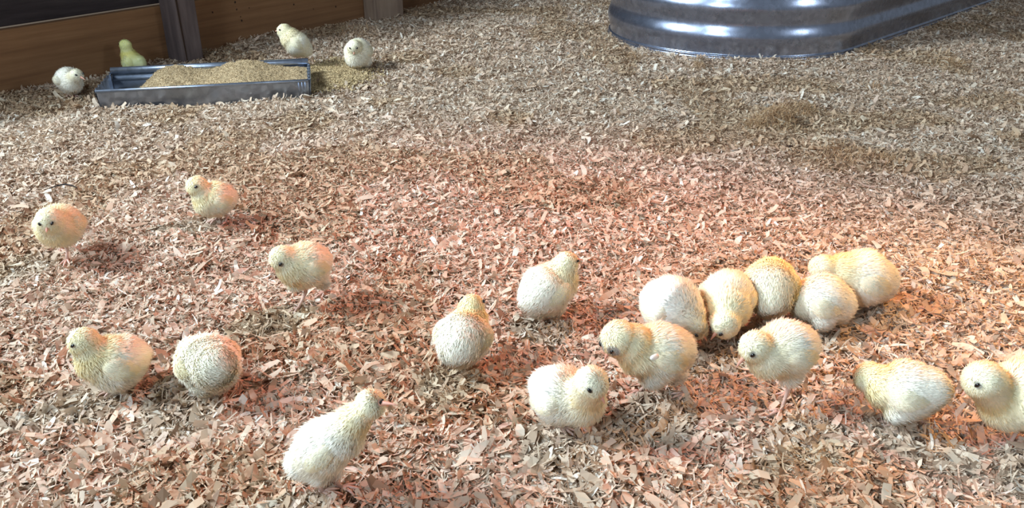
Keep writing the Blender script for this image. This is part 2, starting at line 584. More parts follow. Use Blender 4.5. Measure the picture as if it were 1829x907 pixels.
cf = np.array([.46, .335, .19]) * (1 + .5 * (rng.random((len(P3), 1)) - .5)) * (1 + .3 * (vnoise(P3[:, 0] * 60, P3[:, 1] * 60, 4) - .5))[:, None]
# loose grains on the heap
ng = 9000
gi = rng.integers(0, len(P3), ng)
gp = P3[gi] + rng.normal(0, .0012, (ng, 3)) * [1, 1, .2] + [0, 0, .0006]
tet = np.array([[1, 1, 1], [-1, -1, 1], [-1, 1, -1], [1, -1, -1]]) * .0008


def grains(cent, size, rg):
    n = len(cent)
    q = rg.normal(size=(n, 3, 3)); q, _ = np.linalg.qr(q)
    vv = np.einsum('kj,nij->nki', tet, q) * size[:, None, None] + cent[:, None]
    b = np.arange(n)[:, None, None] * 4
    ff = np.array([[0, 1, 2], [0, 3, 1], [0, 2, 3], [1, 3, 2]])[None] + b
    return vv.reshape(-1, 3), ff.reshape(-1, 3)


gv, gf = grains(gp, rng.uniform(.5, 1.5, ng), rng)
gc = np.repeat(np.array([.50, .36, .20]) * rng.uniform(.75, 1.15, (ng, 1)), 4, 0)
Ft = np.concatenate([Fq[:, [0, 1, 2]], Fq[:, [0, 2, 3]], gf + len(P3)])
fo = mesh_np('chicken_feed', np.concatenate([P3, gv]), Ft, M['feed'], None, True, np.clip(np.concatenate([cf, gc]), 0, 1))
tag(fo, 'tan ground chicken feed heaped in the metal trough', 'feed', kind='stuff')

# feed spilled on the bedding at the right end of the trough
sp = []
for px, py, sx, sy, n in [(585, 140, .05, .055, 9000), (548, 166, .018, .016, 2500), (610, 128, .035, .05, 2500)]:
    g = ground(px, py)
    q = rng.normal(size=(n, 2)) * [sx, sy] + g[:2]
    sp.append(q)
sp = np.concatenate(sp)
rel = sp - TCn
keep = ~((np.abs(rel @ ex) < TLn * .505) & (np.abs(rel @ ey) < TW * .52))
sp = sp[keep]
g1 = ground(585, 140)
hh = ground_h(sp[:, 0], sp[:, 1]) + .008 + rng.random(len(sp)) * .006
gv, gf = grains(np.c_[sp, hh], rng.uniform(1.6, 3.6, len(sp)), rng)
gc = np.repeat(np.array([.50, .37, .20]) * rng.uniform(.6, 1.3, (len(sp), 1)), 4, 0)
tag(mesh_np('spilled_feed', gv, gf, M['feed'], None, False, np.clip(gc, 0, 1)), 'tan feed spilled on the shavings at the right end of the trough', 'feed', kind='stuff')

# ------------------------------------------------------------------ wood shavings: bed and loose chips, one mesh
rng = np.random.default_rng(21)


def bed_grid(x0, x1, y0, y1, step):
    xs = np.arange(x0, x1 + step, step); ys = np.arange(y0, y1 + step, step)
    X, Y = np.meshgrid(xs, ys, indexing='ij')
    keep_v = wall_dist(X, Y) > -.02
    Z = ground_h(X, Y) - .002 + .004 * (vnoise(X * 90, Y * 90, 6) - .5)
    rx = (X - TCn[0]) * ex[0] + (Y - TCn[1]) * ex[1]; ry = (X - TCn[0]) * ey[0] + (Y - TCn[1]) * ey[1]
    inside = (np.abs(rx) < TLn * .5) & (np.abs(ry) < TW * .46)
    Z = np.where(inside, np.minimum(Z, -.016), Z)
    # under the tank
    q = np.stack([X - TC[0], Y - TC[1]], -1); s = np.clip(q @ sd, 0, 1.5)
    dist = np.linalg.norm(q - s[..., None] * sd, axis=-1)
    Z = np.where(dist < TRAD - .02, -.03, Z)
    idx = np.arange(X.size).reshape(X.shape)
    Fq = np.stack([idx[:-1, :-1], idx[1:, :-1], idx[1:, 1:], idx[:-1, 1:]], -1).reshape(-1, 4)
    kv = keep_v.ravel()
    Fq = Fq[kv[Fq].all(1)]
    Z = np.maximum(Z, -.036)
    return np.stack([X, Y, Z], -1).reshape(-1, 3), Fq


bv, bf = bed_grid(-2.6, 3.6, -.2, 6.6, .010)


def scatter(n, ymin, ymax, margin):
    """points uniform over the visible wedge of floor plus a margin to each side"""
    Y = np.sqrt(rng.random(n) * ((ymax + .5) ** 2 - (ymin + .5) ** 2) + (ymin + .5) ** 2) - .5
    half = .62 * (Y * CT + CH * ST) + margin
    X = (rng.random(n) * 2 - 1) * half
    return X, Y


def area(ymin, ymax, margin):
    ys = np.linspace(ymin, ymax, 100); return float(np.trapezoid(2 * (.62 * (ys * CT + CH * ST) + margin), ys)) if hasattr(np, 'trapezoid') else float(np.trapz(2 * (.62 * (ys * CT + CH * ST) + margin), ys))


CHX, CHY, CHK = [], [], []
for ymin, ymax, mg, dens, kind in [(.50, 1.0, .15, 40000, 0), (1.0, 1.8, .18, 34000, 0), (1.8, 2.8, .2, 25000, 0), (2.8, 4.6, .25, 12500, 0),
                                   (.50, 1.3, .12, 36000, 1), (1.3, 2.6, .12, 18000, 1), (2.6, 4.2, .12, 7000, 1), (.15, 4.8, 1.0, 11000, 0)]:
    n = int(area(ymin, ymax, mg) * dens)
    x, y = scatter(n, ymin, ymax, mg)
    CHX.append(x); CHY.append(y); CHK.append(np.full(n, kind))
CLUMPS = [(1392, 212, .030, 900, .030), (1350, 228, .022, 350, .014), (1432, 188, .030, 500, .022), (1248, 112, .013, 260, .026), (1505, 285, .035, 500, .014),
          (1580, 292, .025, 350, .014), (1562, 160, .014, 180, .016), (1705, 118, .035, 350, .016), (1135, 104, .02, 150, .012), (640, 58, .05, 500, .02)]
for px, py, sg, n, hg in CLUMPS:
    g = ground(px, py)
    CHX.append(rng.normal(g[0], sg, n)); CHY.append(rng.normal(g[1], sg, n)); CHK.append(np.full(n, 2))
CX, CY, CK = map(np.concatenate, (CHX, CHY, CHK))
rx = (CX - TCn[0]) * ex[0] + (CY - TCn[1]) * ex[1]; ry = (CX - TCn[0]) * ey[0] + (CY - TCn[1]) * ey[1]
q = np.stack([CX - TC[0], CY - TC[1]], -1); s = np.clip(q @ sd, 0, 1.5)
dist = np.linalg.norm(q - s[..., None] * sd, axis=-1)
ok = (wall_dist(CX, CY) > .006) & ~((np.abs(rx) < TLn * .5 + .008) & (np.abs(ry) < TW * .5 + .008)) & (dist > TRAD + .004)
for (sm, sr, nn) in ((sm1, sr1, n1), (sm2, sr2, n2)):
    ss = (CX - W1[0]) * WD[0] + (CY - W1[1]) * WD[1]; wd_ = wall_dist(CX, CY)
    ok &= ~((ss > sm - .004) & (ss < sr + .004) & (wd_ < nn + .004))
CX, CY, CK = CX[ok], CY[ok], CK[ok]
N = len(CX)
print('chips', N)
# sizes: broad flakes (kind 0), fine slivers (kind 1)
L = np.where(CK == 0, np.exp(rng.normal(math.log(.0115), .50, N)), np.exp(rng.normal(math.log(.013), .45, N)))
Wd = np.where(CK == 0, L * rng.uniform(.10, .40, N), rng.uniform(.0006, .0018, N))
# flakes get coarser near the camera side of the pen, finer towards the walls
coarse = np.interp(CY, [.5, .85, 1.2, 1.8, 3.0], [1.65, 1.3, 1.05, .95, 1.05])
L = np.clip(L * coarse, .004, .040); Wd = np.clip(Wd * coarse, .0006, .010)
yaw = rng.uniform(0, 2 * math.pi, N)
tilt = np.where(CK == 2, rng.uniform(-1.2, 1.2, N), np.clip(rng.normal(0, .34, N), -1.1, 1.1))
roll = rng.normal(0, .42, N)
curl = rng.normal(0, 1, N) * np.where(rng.random(N) < .4, 2.0, .7)     # total bend in radians
twist = rng.normal(0, .35, N)
NS = 5
tt = np.linspace(-.5, .5, NS)
prof_w = np.stack([rng.uniform(.3, 1.1, N), rng.uniform(.75, 1.1, N), np.ones(N), rng.uniform(.7, 1.1, N), rng.uniform(.2, 1.0, N)], 1)
ang = curl[:, None] * tt[None]
R_ = L[:, None] / np.where(np.abs(curl) < .05, .05, curl)[:, None]
lx = np.where(np.abs(curl)[:, None] < .05, L[:, None] * tt[None], R_ * np.sin(ang))
lz = np.where(np.abs(curl)[:, None] < .05, 0, R_ * (1 - np.cos(ang)))
bow = rng.normal(0, .08, N)[:, None] * L[:, None] * (1 - (2 * tt[None]) ** 2)
half = .5 * Wd[:, None] * prof_w
tw = twist[:, None] * tt[None] * 2
pts = np.zeros((N, NS, 2, 3), np.float32)
for j, sg in enumerate((-1, 1)):
    oy = sg * half
    pts[:, :, j, 0] = lx - 0 * oy + rng.normal(0, .12, (N, 1)) * oy
    pts[:, :, j, 1] = oy * np.cos(tw) + bow
    pts[:, :, j, 2] = lz + oy * np.sin(tw)
# rotate: roll about x, tilt about y, yaw about z
cr, sr_ = np.cos(roll)[:, None, None], np.sin(roll)[:, None, None]
y_, z_ = pts[..., 1] * cr - pts[..., 2] * sr_, pts[..., 1] * sr_ + pts[..., 2] * cr
ct_, st_ = np.cos(tilt)[:, None, None], np.sin(tilt)[:, None, None]
x_, z2 = pts[..., 0] * ct_ + z_ * st_, -pts[..., 0] * st_ + z_ * ct_
cy_, sy_ = np.cos(yaw)[:, None, None], np.sin(yaw)[:, None, None]
x3, y3 = x_ * cy_ - y_ * sy_, x_ * sy_ + y_ * cy_
lift = rng.random(N) ** 1.3 * .0085 + .0005
for px, py, sg, n, hg in CLUMPS:
    g = ground(px, py)
    lift += np.where(CK == 2, rng.random(N) * hg * np.exp(-((CX - g[0]) ** 2 + (CY - g[1]) ** 2) / (2 * sg * sg)), 0)
gz = ground_h(CX, CY) + lift
vx = x3 + CX[:, None, None]; vy = y3 + CY[:, None, None]; vz = z2 + gz[:, None, None]
# keep flakes from poking through the wall
wd_ = (vx - W1[0]) * WN[0] + (vy - W1[1]) * WN[1]
push = np.clip(.003 - wd_, 0, None); vx += push * WN[0]; vy += push * WN[1]
cv = np.stack([vx, vy, vz], -1).reshape(-1, 3)
base = (np.arange(N) * NS * 2)[:, None]
quads = []
for k in range(NS - 1):
    quads.append(base + np.array([[2 * k, 2 * k + 2, 2 * k + 3, 2 * k + 1]]))
cfc = np.stack(quads, 1).reshape(-1, 4)
pal = np.array([[.72, .565, .41], [.68, .50, .35], [.76, .63, .48], [.62, .45, .31], [.50, .34, .23], [.70, .52, .39], [.84, .75, .62], [.34, .22, .14]])
pw = np.array([.22, .20, .14, .15, .10, .09, .07, .03])
pi = rng.choice(len(pal), N, p=pw)
cc = pal[pi] * rng.uniform(.82, 1.12, (N, 1))
cc = np.where((CK == 2)[:, None], cc * np.array([.92, .82, .68]), cc)
patch = vnoise(CX * 6, CY * 6, 31)[:, None]
cc = cc * (1 - .14 * (patch > .62)) * np.where(patch > .62, np.array([1, .93, .82]), np.array([1, 1, 1]))
cols = np.repeat(cc, NS * 2, 0)
# wood grain: lengthwise streaks, one edge of a flake a little darker than the other
cols = cols * (1 - .10 * np.tile(np.array([0, 1] * NS), N))[:, None]
bc = np.array([.46, .32, .21]) * (1 + .7 * (vnoise(bv[:, 0] * 70, bv[:, 1] * 70, 14) - .5))[:, None]
shav = mesh_np('wood_shavings', np.concatenate([bv, cv]), np.concatenate([bf, cfc + len(bv)]), M['chip'], None, False, np.clip(np.concatenate([bc, cols]), 0, 1))
tag(shav, 'pale pine wood shavings spread thickly over the whole pen floor', 'wood shavings', kind='stuff')


def single_flake(name, c, L, w, yaw, curl, col, label, cat, th=.0006, tilt=0., mat=None):
    v = []
    for t in np.linspace(-.5, .5, 9):
        a = curl * t; r = L / curl
        ww = w * (1 - (2 * t) ** 4 * .6) / 2
        for sg in (-1, 1):
            for h in (0, th):
                v.append([r * math.sin(a), sg * ww, r * (1 - math.cos(a)) * -1 + h])
    v = np.array(v)
    f = []
    for k in range(8):
        b = 4 * k
        f += [[b, b + 4, b + 6, b + 2], [b + 1, b + 3, b + 7, b + 5], [b, b + 1, b + 5, b + 4], [b + 2, b + 6, b + 7, b + 3]]
    f += [[0, 2, 3, 1], [32, 33, 35, 34]]
    m = Matrix.Rotation(yaw, 3, 'Z') @ Matrix.Rotation(tilt, 3, 'X')
    v = v @ np.array(m).T
    o = mesh_np(name, v, f, mat or M['chip'], None, True, np.tile(np.array(col), (len(v), 1)))
    o.location = c
    return tag(o, label, cat)


# dark bits lying on the bedding
for px, py, s, yw, lab in [(1406, 288, .020, .2, 'dark brown chip of bark in a dip below the tall clump of shavings'),
                           (1560, 303, .024, .9, 'dark reddish chip of bark to the right of the clump of shavings'),
                           (1566, 160, .016, .4, 'dark chip of bark on the grey shavings below the right side of the tank'),
                           (440, 132, .007, .1, None)]:
    if lab is None:
        continue
    g = ground(px, py)
    mb = MB(); rg = np.random.default_rng(px)
    pts_ = []; segs = 10
    xs = np.linspace(-1, 1, 7)
    mb.tube([(s * .5 * x * math.cos(yw), s * .5 * x * math.sin(yw), .0015 * rg.random()) for x in xs], [s * .22 * (1 - x * x * .8) * rg.uniform(.75, 1.2) for x in xs], segs)
    o = mb.build('bark_chip', M['dropping'], None, True); o.location = (g[0], g[1], g[2] + .0065); o.scale = (1, 1, .6)
    tag(o, lab, 'bark chip')
# thin dark twig left of the pale chick by the wall
mb = MB()
tw_p = [ground(88, 347), ground(104, 341), ground(118, 338), ground(132, 341), ground(141, 345)]
c0 = tw_p[2] + [0, 0, .010]
mb.tube([p + [0, 0, .011] - c0 for p in tw_p], [.0008, .0013, .0015, .0013, .0008], 6)
o = mb.build('twig', M['cord'], None, True); o.location = c0
tag(o, 'thin dark twig lying on the shavings above the left chick', 'twig')

# ------------------------------------------------------------------ chicks
def smin(a, b, k):
    h = np.clip(.5 + .5 * (b - a) / k, 0, 1)
    return b * (1 - h) + a * h - k * h * (1 - h)


def seg_d(p, a, ra, b, rb, waist=0.):
    ab = b - a; L2 = ab @ ab + 1e-12
    t = np.clip((p - a) @ ab / L2, 0, 1)
    return np.linalg.norm(p - a - t[:, None] * ab, axis=1) - (ra + (rb - ra) * t - waist * np.sin(math.pi * t)), t


ICO = None


def ico(sub=3):
    import bmesh
    bm = bmesh.new(); bmesh.ops.create_icosphere(bm, subdivisions=sub, radius=1)
    v = np.array([x.co[:] for x in bm.verts]); f = np.array([[q.index for q in t.verts] for t in bm.faces]); bm.free()
    return v, f


IV, IF = ico(3)
IV4, IF4 = ico(2)


def remesh(spheres, voxel):
    vs, fs = [], []; n = 0
    for c, r in spheres:
        vs.append(IV * r + c); fs.append(IF + n); n += len(IV)
    me = bpy.data.meshes.new('tmp'); vv = np.concatenate(vs); ff = np.concatenate(fs)
    me.from_pydata(vv.tolist(), [], ff.tolist()); me.update()
    o = bpy.data.objects.new('tmp', me); sc.collection.objects.link(o)
    m = o.modifiers.new('r', 'REMESH'); m.mode = 'VOXEL'; m.voxel_size = voxel
    dg = bpy.context.evaluated_depsgraph_get(); dg.update()
    e = o.evaluated_get(dg).to_mesh()
    v = np.empty(len(e.vertices) * 3, np.float32); e.vertices.foreach_get('co', v); v = v.reshape(-1, 3).astype(float)
    faces = [list(p.vertices) for p in e.polygons]
    o.evaluated_get(dg).to_mesh_clear()
    bpy.data.objects.remove(o); bpy.data.meshes.remove(me)
    return v, faces


HEADC = np.array([.70, .63, .37])
NECKC = np.array([.68, .54, .22])
BODYC = np.array([.68, .63, .475])
PALEC = np.array([.70, .67, .60])


def nrmz(a):
    return a / (np.linalg.norm(a, axis=-1, keepdims=True) + 1e-12)


def make_chick(idx, label, foot, blobs, beak, eye=None, feet=None, thighs=(), tone=(1, 1, 1), yellow=1.0, face=None, wings=(1, 1), pale=0.0, tail=1.0, lid=False):
    rg = np.random.default_rng(100 + idx)
    G = ground(*foot)
    Y0 = G[1]
    P = []; Rr = []
    for (x, y, r, dz) in blobs:
        p, t = at_y(x, y, Y0 + dz); P.append(p - G); Rr.append(r * t / F)
    fl = .0026                     # thickness of the fluff that stands off the skin
    Rr = [max(r - fl, .004) for r in Rr]
    TP = []
    for (x, y, r, dz) in thighs:
        p, t = at_y(x, y, Y0 + dz); TP.append((p - G, r * t / F - fl * .6))
    bt, t = at_y(beak[0], beak[1], Y0 + beak[2]); bt = bt - G
    head, rh = P[-1], Rr[-1]
    mid, rm = P[1], Rr[1]
    fwd = nrmz(P[2] - P[0] + 1e-6)
    hf = nrmz(np.array([fwd[0], fwd[1], 0.0]) + 1e-9)
    upv = np.array([0, 0, 1.])
    side = nrmz(np.cross(upv, hf))           # left of the chick
    # rump tuft
    tl = P[0] - fwd * Rr[0] * .75 + upv * Rr[0] * .25
    # legs: from under the body to the feet
    if feet is None: feet = [foot]
    feetw = [ground(*f) - G for f in feet]
    if len(feetw) == 1:
        f0 = feetw[0]
        sgn = 1 if (f0 - mid) @ side > 0 else -1
        o_ = G + f0 - side * sgn * rm * .75 + hf * rm * .25
        o_ = np.array([o_[0], o_[1], float(ground_h(o_[0], o_[1]))])
        feetw.append(o_ - G)
    hips = []
    for f in feetw:
        h = mid * np.array([1, 1, 0]) * .75 + f * np.array([1, 1, 0]) * .25
        zlow = mid[2] - rm * .72
        h = np.array([h[0], h[1], max(zlow, f[2] + .012)])
        hips.append(h)
    th = TP if TP else [(h + upv * rm * .12, rm * .34) for h in hips]

    def sdf(p):
        d = None
        for i in range(len(P) - 1):
            di, _ = seg_d(p, P[i], Rr[i], P[i + 1], Rr[i + 1], .13 * Rr[i + 1] if i >= len(P) - 2 - (len(P) > 4) else 0)
            d = di if d is None else smin(d, di, .006)
        if tail:
            di, _ = seg_d(p, P[0], Rr[0] * .5, tl, Rr[0] * .22); d = smin(d, di, .012)
        for c, r in th:
            di, _ = seg_d(p, c * .5 + mid * .5, r * 1.1, c, r); d = smin(d, di, .010)
        return d

    sph = []
    for i in range(len(P) - 1):
        for t in np.linspace(0, 1, 5): sph.append((P[i] * (1 - t) + P[i + 1] * t, Rr[i] * (1 - t) + Rr[i + 1] * t))
    if tail: sph += [(P[0] * .4 + tl * .6, Rr[0] * .38), (tl, Rr[0] * .2)]
    for c, r in th:
        for t in (0, .33, .66, 1): sph.append(((c * .5 + mid * .5) * (1 - t) + c * t, r))
    v, f = remesh(sph, .0022)

    def grad(p):
        e = .0004; g = np.zeros_like(p)
        for k in range(3):
            dlt = np.zeros(3); dlt[k] = e; g[:, k] = (sdf(p + dlt) - sdf(p - dlt)) / (2 * e)
        return nrmz(g)
    for _ in range(3):
        v = v - grad(v) * np.clip(sdf(v), -.004, .004)[:, None]
    n = grad(v)
    # nothing of the bird goes below the bedding
    # soft lumps of down
    lump = (vnoise(v[:, 0] * 70 + v[:, 2] * 50, v[:, 1] * 70 - v[:, 2] * 45, idx) - .5) * .0016
    v = v + n * lump[:, None]

    bdir = nrmz(bt - head)
    hs = nrmz(np.cross(upv, bdir)); hu = nrmz(np.cross(bdir, hs))
    hside = hs

    def colour(p):
        nn = len(p)
        dh = np.linalg.norm(p - head, axis=1) / rh
        # position along the body chain
        wn = np.clip(1.6 - (np.linalg.norm(p - (P[-2] * .5 + P[-1] * .5), axis=1) / (rh * 1.6)), 0, 1)
        wh = np.clip((1.5 - dh) / .5, 0, 1)
        c = BODYC[None] * np.ones((nn, 1)) * (1 - pale) + PALEC[None] * pale
        belly = np.clip((mid[2] - p[:, 2]) / rm, 0, 1)[:, None]
        c = c * (1 - .5 * belly) + PALEC * .5 * belly
        yy = yellow
        c = c * (1 - min(1, 1.15 * yy) * wn[:, None]) + NECKC * (min(1, 1.15 * yy) * wn[:, None])
        c = c * (1 - .8 * wh[:, None]) + (HEADC * yy * .75 + BODYC * (1 - yy * .75)) * (.8 * wh[:, None])
        # the cheeks and chin are paler than the crown
        ch = np.clip(((p - head) @ (-hu)) / rh, 0, 1) * np.clip(1.4 - dh, 0, 1) * 1.6
        ch = np.clip(ch, 0, .8)[:, None]
        c = c * (1 - ch) + PALEC * ch
        m = (vnoise(p[:, 0] * 55 + idx, p[:, 1] * 55 + p[:, 2] * 60, 50 + idx) - .5)[:, None]
        c = c * (1 + .06 * m) * np.array([1, 1, 1 - 0.0]) 
        return np.clip(c * np.array(tone), 0, 1)

    # eyes
    eyes = []
    er = .00235 if rh > .012 else .002
    rs = rh + .0024
    if eye is not None:
        # where the sight line meets the head
        d = ray(*eye); o = np.array([0, 0, CH]) - G - head
        d = d / np.linalg.norm(d)
        bq = o @ d; cq = o @ o - rs * rs
        disc = bq * bq - cq
        if disc > 0: e1 = o + d * (-bq - math.sqrt(disc))
        else: e1 = nrmz(o - d * bq) * rs
        e2 = e1 - 2 * (e1 @ hside) * hside
        eyes = [e1 + head, e2 + head]
    else:
        for sgn in (-1, 1):
            e = nrmz(bdir * .42 + hside * sgn * .85 + hu * .18) * rs
            eyes.append(e + head)
    root = empty('chick', G)
    tag(root, label, 'chick', 'chicks on the wood shavings')
    cv_ = colour(v)
    for e in eyes:
        de = np.linalg.norm(v - e, axis=1)
        lr = .0100 if lid == 2 else .0060
        k = np.clip((lr - de) / .0022, 0, 1)[:, None] * (.75 if lid else .35)
        cv_ = cv_ * (1 - k) + np.array([.26, .26, .24]) * k
    body = mesh_np('body', v, f, M['skin'], root, True, cv_)
    # down: short soft strands rooted on the skin
    fa = np.array([q[:4] if len(q) == 4 else q + [q[0]] for q in f])
    a, b, c_, d_ = v[fa[:, 0]], v[fa[:, 1]], v[fa[:, 2]], v[fa[:, 3]]
    ar = np.linalg.norm(np.cross(c_ - a, d_ - b), axis=1)
    tot = ar.sum() * .5
    px_m = F / (Y0 * CT + CH * ST)
    dens = 1.7e6 if px_m > 900 else 9e5
    nst = int(tot * dens)
    fi = rg.choice(len(fa), nst, p=ar / ar.sum())
    u1, u2 = rg.random((nst, 1)), rg.random((nst, 1))
    pr = (a[fi] * (1 - u1) + b[fi] * u1) * (1 - u2) + (d_[fi] * (1 - u1) + c_[fi] * u1) * u2
    nr = nrmz((n[fa[fi, 0]] + n[fa[fi, 2]]))
    # direction the down lies: away from the beak, following the chain
    pos = np.concatenate([np.array([tl]), np.array(P)])
    seg = pos[1:] - pos[:-1]
    cen = (pos[1:] + pos[:-1]) / 2
    w = 1 / (np.linalg.norm(pr[:, None] - cen[None], axis=2) ** 2 + 1e-6)
    flow = -nrmz((w[..., None] * nrmz(seg)[None]).sum(1))
    flow[:, 2] -= .25
    flow = flow - (flow * nr).sum(1, keepdims=True) * nr
    dh = np.linalg.norm(pr - head, axis=1)
    onhead = np.clip((rh * 1.35 - dh) / (rh * .35), 0, 1)
    ln = (.0072 * (1 - onhead) + .0038 * onhead) * rg.uniform(.6, 1.25, nst) * np.where(rg.random(nst) < .10, 1.5, 1)
    for e in eyes: ln *= 1 - .5 * np.clip((.009 - np.linalg.norm(pr - e, axis=1)) / .004, 0, 1)
    stand = rg.uniform(.22, .60, nst)
    dirn = nrmz(nrmz(flow) * .9 + nr * stand[:, None] + rg.normal(0, .19, (nst, 3)))
    cl = nrmz(np.cross(dirn, nr) + rg.normal(0, .25, (nst, 3)))
    wd_ = rg.uniform(.00040, .00080, nst)
    # leave the eyes and the beak clear
    keep = np.ones(nst, bool)
    for e in eyes: keep &= (np.linalg.norm(pr + dirn * ln[:, None] * .5 - e, axis=1) > er * 1.6) & (np.linalg.norm(pr - e, axis=1) > er * 1.5) & (np.linalg.norm(pr + dirn * ln[:, None] - e, axis=1) > er * 1.7)
    bb = head + bdir * rh
    keep &= np.linalg.norm(pr - bb, axis=1) > .0035
    pr, nr, ln, dirn, cl, wd_ = pr[keep], nr[keep], ln[keep], dirn[keep], cl[keep], wd_[keep]
    k = len(pr)
    droop = nrmz(dirn + flow[keep] * .5)
    p0 = pr - nr * .0004
    p1 = pr + dirn * (ln * .55)[:, None]
    p2 = p1 + droop * (ln * .45)[:, None]
    sv = np.stack([p0 - cl * wd_[:, None], p0 + cl * wd_[:, None], p1 + cl * wd_[:, None] * .8, p1 - cl * wd_[:, None] * .8, p2], 1).reshape(-1, 3)
    bi = (np.arange(k) * 5)[:, None]
    sf = np.concatenate([bi + [[0, 1, 2]], bi + [[0, 2, 3]], bi + [[3, 2, 4]]])
    sc_ = colour(pr) * rg.uniform(.97, 1.03, (k, 1))
    for e in eyes:
        de = np.linalg.norm(pr - e, axis=1)
        q = np.clip((lr - de) / .002, 0, 1)[:, None] * (.85 if lid == 2 else .6 if lid else .25)
        sc_ = sc_ * (1 - q) + np.array([.30, .30, .28]) * q
    sn_ = nrmz(nr + dirn * .22)
    mesh_np('down', sv, sf, M['down'], root, True, np.clip(np.repeat(sc_, 5, 0), 0, 1), np.repeat(sn_, 5, 0))
    # eyes
    for e in eyes:
        out = nrmz(e - head)
        tz = nrmz(bdir - (bdir @ out) * out + upv * -.12); ty = np.cross(out, tz)
        ev = IV4 @ (np.stack([tz * er * 1.35, ty * er * .85, out * er * .7])) + e - out * er * .15
        mesh_np('eye', ev, IF4, M['eye'], root, True)
    # beak: upper and lower mandible as one lofted, slightly hooked cone
    b0 = head + bdir * (rh * .80)
    Lb = np.linalg.norm(bt - b0); bd = nrmz(bt - b0)
    bs = nrmz(np.cross(upv, bd)); bu = nrmz(np.cross(bd, bs))
    bw = min(.0042, max(.0028, rh * .26))
    mb = MB()
    sg = 12
    for (top, zz) in ((1, .0), (-1, .0)):
        rings = []
        for t in np.linspace(0, 1, 7):
            rr = bw * (1 - t) ** .8 * (1 if top > 0 else .82) + .00025
            ce = b0 + bd * Lb * t * (1 if top > 0 else .9) - bu * (Lb * .16 * t * t if top > 0 else Lb * .08 * t)
            ring = []
            for q in range(sg):
                a_ = 2 * math.pi * q / sg
                zc = math.sin(a_); zc = zc if zc * top > 0 else zc * .12
                ring.append(ce + bs * math.cos(a_) * rr * .85 + bu * zc * rr * (1.0 if top > 0 else .7))
            rings.append(ring)
        vv = [q for r_ in rings for q in r_]
        ff = [[i * sg + q, i * sg + (q + 1) % sg, (i + 1) * sg + (q + 1) % sg, (i + 1) * sg + q] for i in range(6) for q in range(sg)]
        ff.append([6 * sg + q for q in range(sg)]); ff.append(list(range(sg))[::-1])
        mb.add(vv, ff)
    mb.build('beak', M['beak'], root, True)
    # wings: flat down-covered paddles folded against the flanks
    ax = nrmz(P[0] - P[2]); ax = nrmz(ax + np.array([0, 0, -.12]))
    for sgn, wflag in zip((1, -1), wings):
        if not wflag: continue
        wc = mid * .72 + P[2] * .28
        out = nrmz(side * sgn + upv * .16)
        # slide out along 'out' until the skin
        ts = np.linspace(0, rm * 2, 120); dd = sdf(wc[None] + out[None] * ts[:, None])
        te = ts[np.argmax(dd > -.0015)] if (dd > -.0015).any() else rm
        wp = wc + out * te
        t1 = nrmz(ax - (ax @ out) * out); t2 = np.cross(out, t1)
        lw, hw, dw = rm * .70, rm * .44, .0062
        q = IV.copy()
        tp_ = 1 - .55 * np.clip(q[:, 0], 0, 1) ** 1.3
        wv = np.stack([q[:, 0] * lw * np.where(q[:, 0] > 0, 1.25, .8), q[:, 1] * hw * tp_, q[:, 2] * dw], 1)
        wl = wv[:, 0:1] * t1 + wv[:, 1:2] * t2 + wv[:, 2:3] * out + wp
        # wrap around the flank
        for _ in range(2):
            sd_ = sdf(wl); gr = grad(wl)
            wl = wl + gr * (wv[:, 2:3] + .0010 - sd_[:, None]) * .85
        wn_ = nrmz(gr)
        wcol = np.clip(colour(wl) * np.array([.98, .95, .84]), 0, 1)
        wo = mesh_np('wing', wl, IF, M['skin'], root, True, wcol)
        # short down on the wing lying back along it
        tri = IF; A_, B_, C_ = wl[tri[:, 0]], wl[tri[:, 1]], wl[tri[:, 2]]
        arw = np.linalg.norm(np.cross(B_ - A_, C_ - A_), axis=1) * .5
        ns = int(arw.sum() * dens * .9)
        fi = rg.choice(len(tri), ns, p=arw / arw.sum())
        u = rg.random((ns, 1)); w_ = rg.random((ns, 1)); sw = (u + w_) > 1; u = np.where(sw, 1 - u, u); w_ = np.where(sw, 1 - w_, w_)
        q0 = A_[fi] + (B_ - A_)[fi] * u + (C_ - A_)[fi] * w_
        nn = nrmz(wn_[tri[fi, 0]])
        dr = nrmz(t1[None] * 1.0 + nn * rg.uniform(.1, .45, (ns, 1)) + rg.normal(0, .2, (ns, 3)))
        lw_ = rg.uniform(.0030, .0058, (ns, 1)); cw = nrmz(np.cross(dr, nn) + rg.normal(0, .2, (ns, 3))) * .0004
        s3 = np.stack([q0 - cw, q0 + cw, q0 + dr * lw_], 1).reshape(-1, 3)
        wc3 = np.clip(colour(q0) * np.array([.98, .95, .84]) * rg.uniform(.92, 1.05, (ns, 1)), 0, 1)
        mesh_np('wing_down', s3, (np.arange(ns * 3)).reshape(-1, 3), M['down'], wo, True, np.repeat(wc3, 3, 0), np.repeat(nrmz(nn + dr * .3), 3, 0))
    # legs and feet
    for h, ft in zip(hips, feetw):
        ft = ft + np.array([0, 0, .0075])
        mb = MB()
        drop = h[2] - ft[2]
        hock = h * .45 + ft * .55 - hf * min(.008, drop * .25)
        mb.tube([h + upv * .006, h * .6 + hock * .4, hock, hock * .5 + ft * .5, ft], [.0036, .0030, .0026, .0021, .0024], 9)
        lg = mb.build('leg', M['leg'], root, True)
        mb = MB()
        for an, Lt in ((0, .021), (.52, .017), (-.52, .017), (math.pi, .009)):
            dr = hf * math.cos(an) + side * math.sin(an)
            q = [ft + np.array([0, 0, .0]), ft + dr * Lt * .35 + upv * .0012, ft + dr * Lt * .7 + upv * -.0002, ft + dr * Lt + upv * -.0022]
            mb.tube(q, [.0021, .0018, .0015, .0006], 7)
        mb.build('foot', M['leg'], lg, True)
    return root


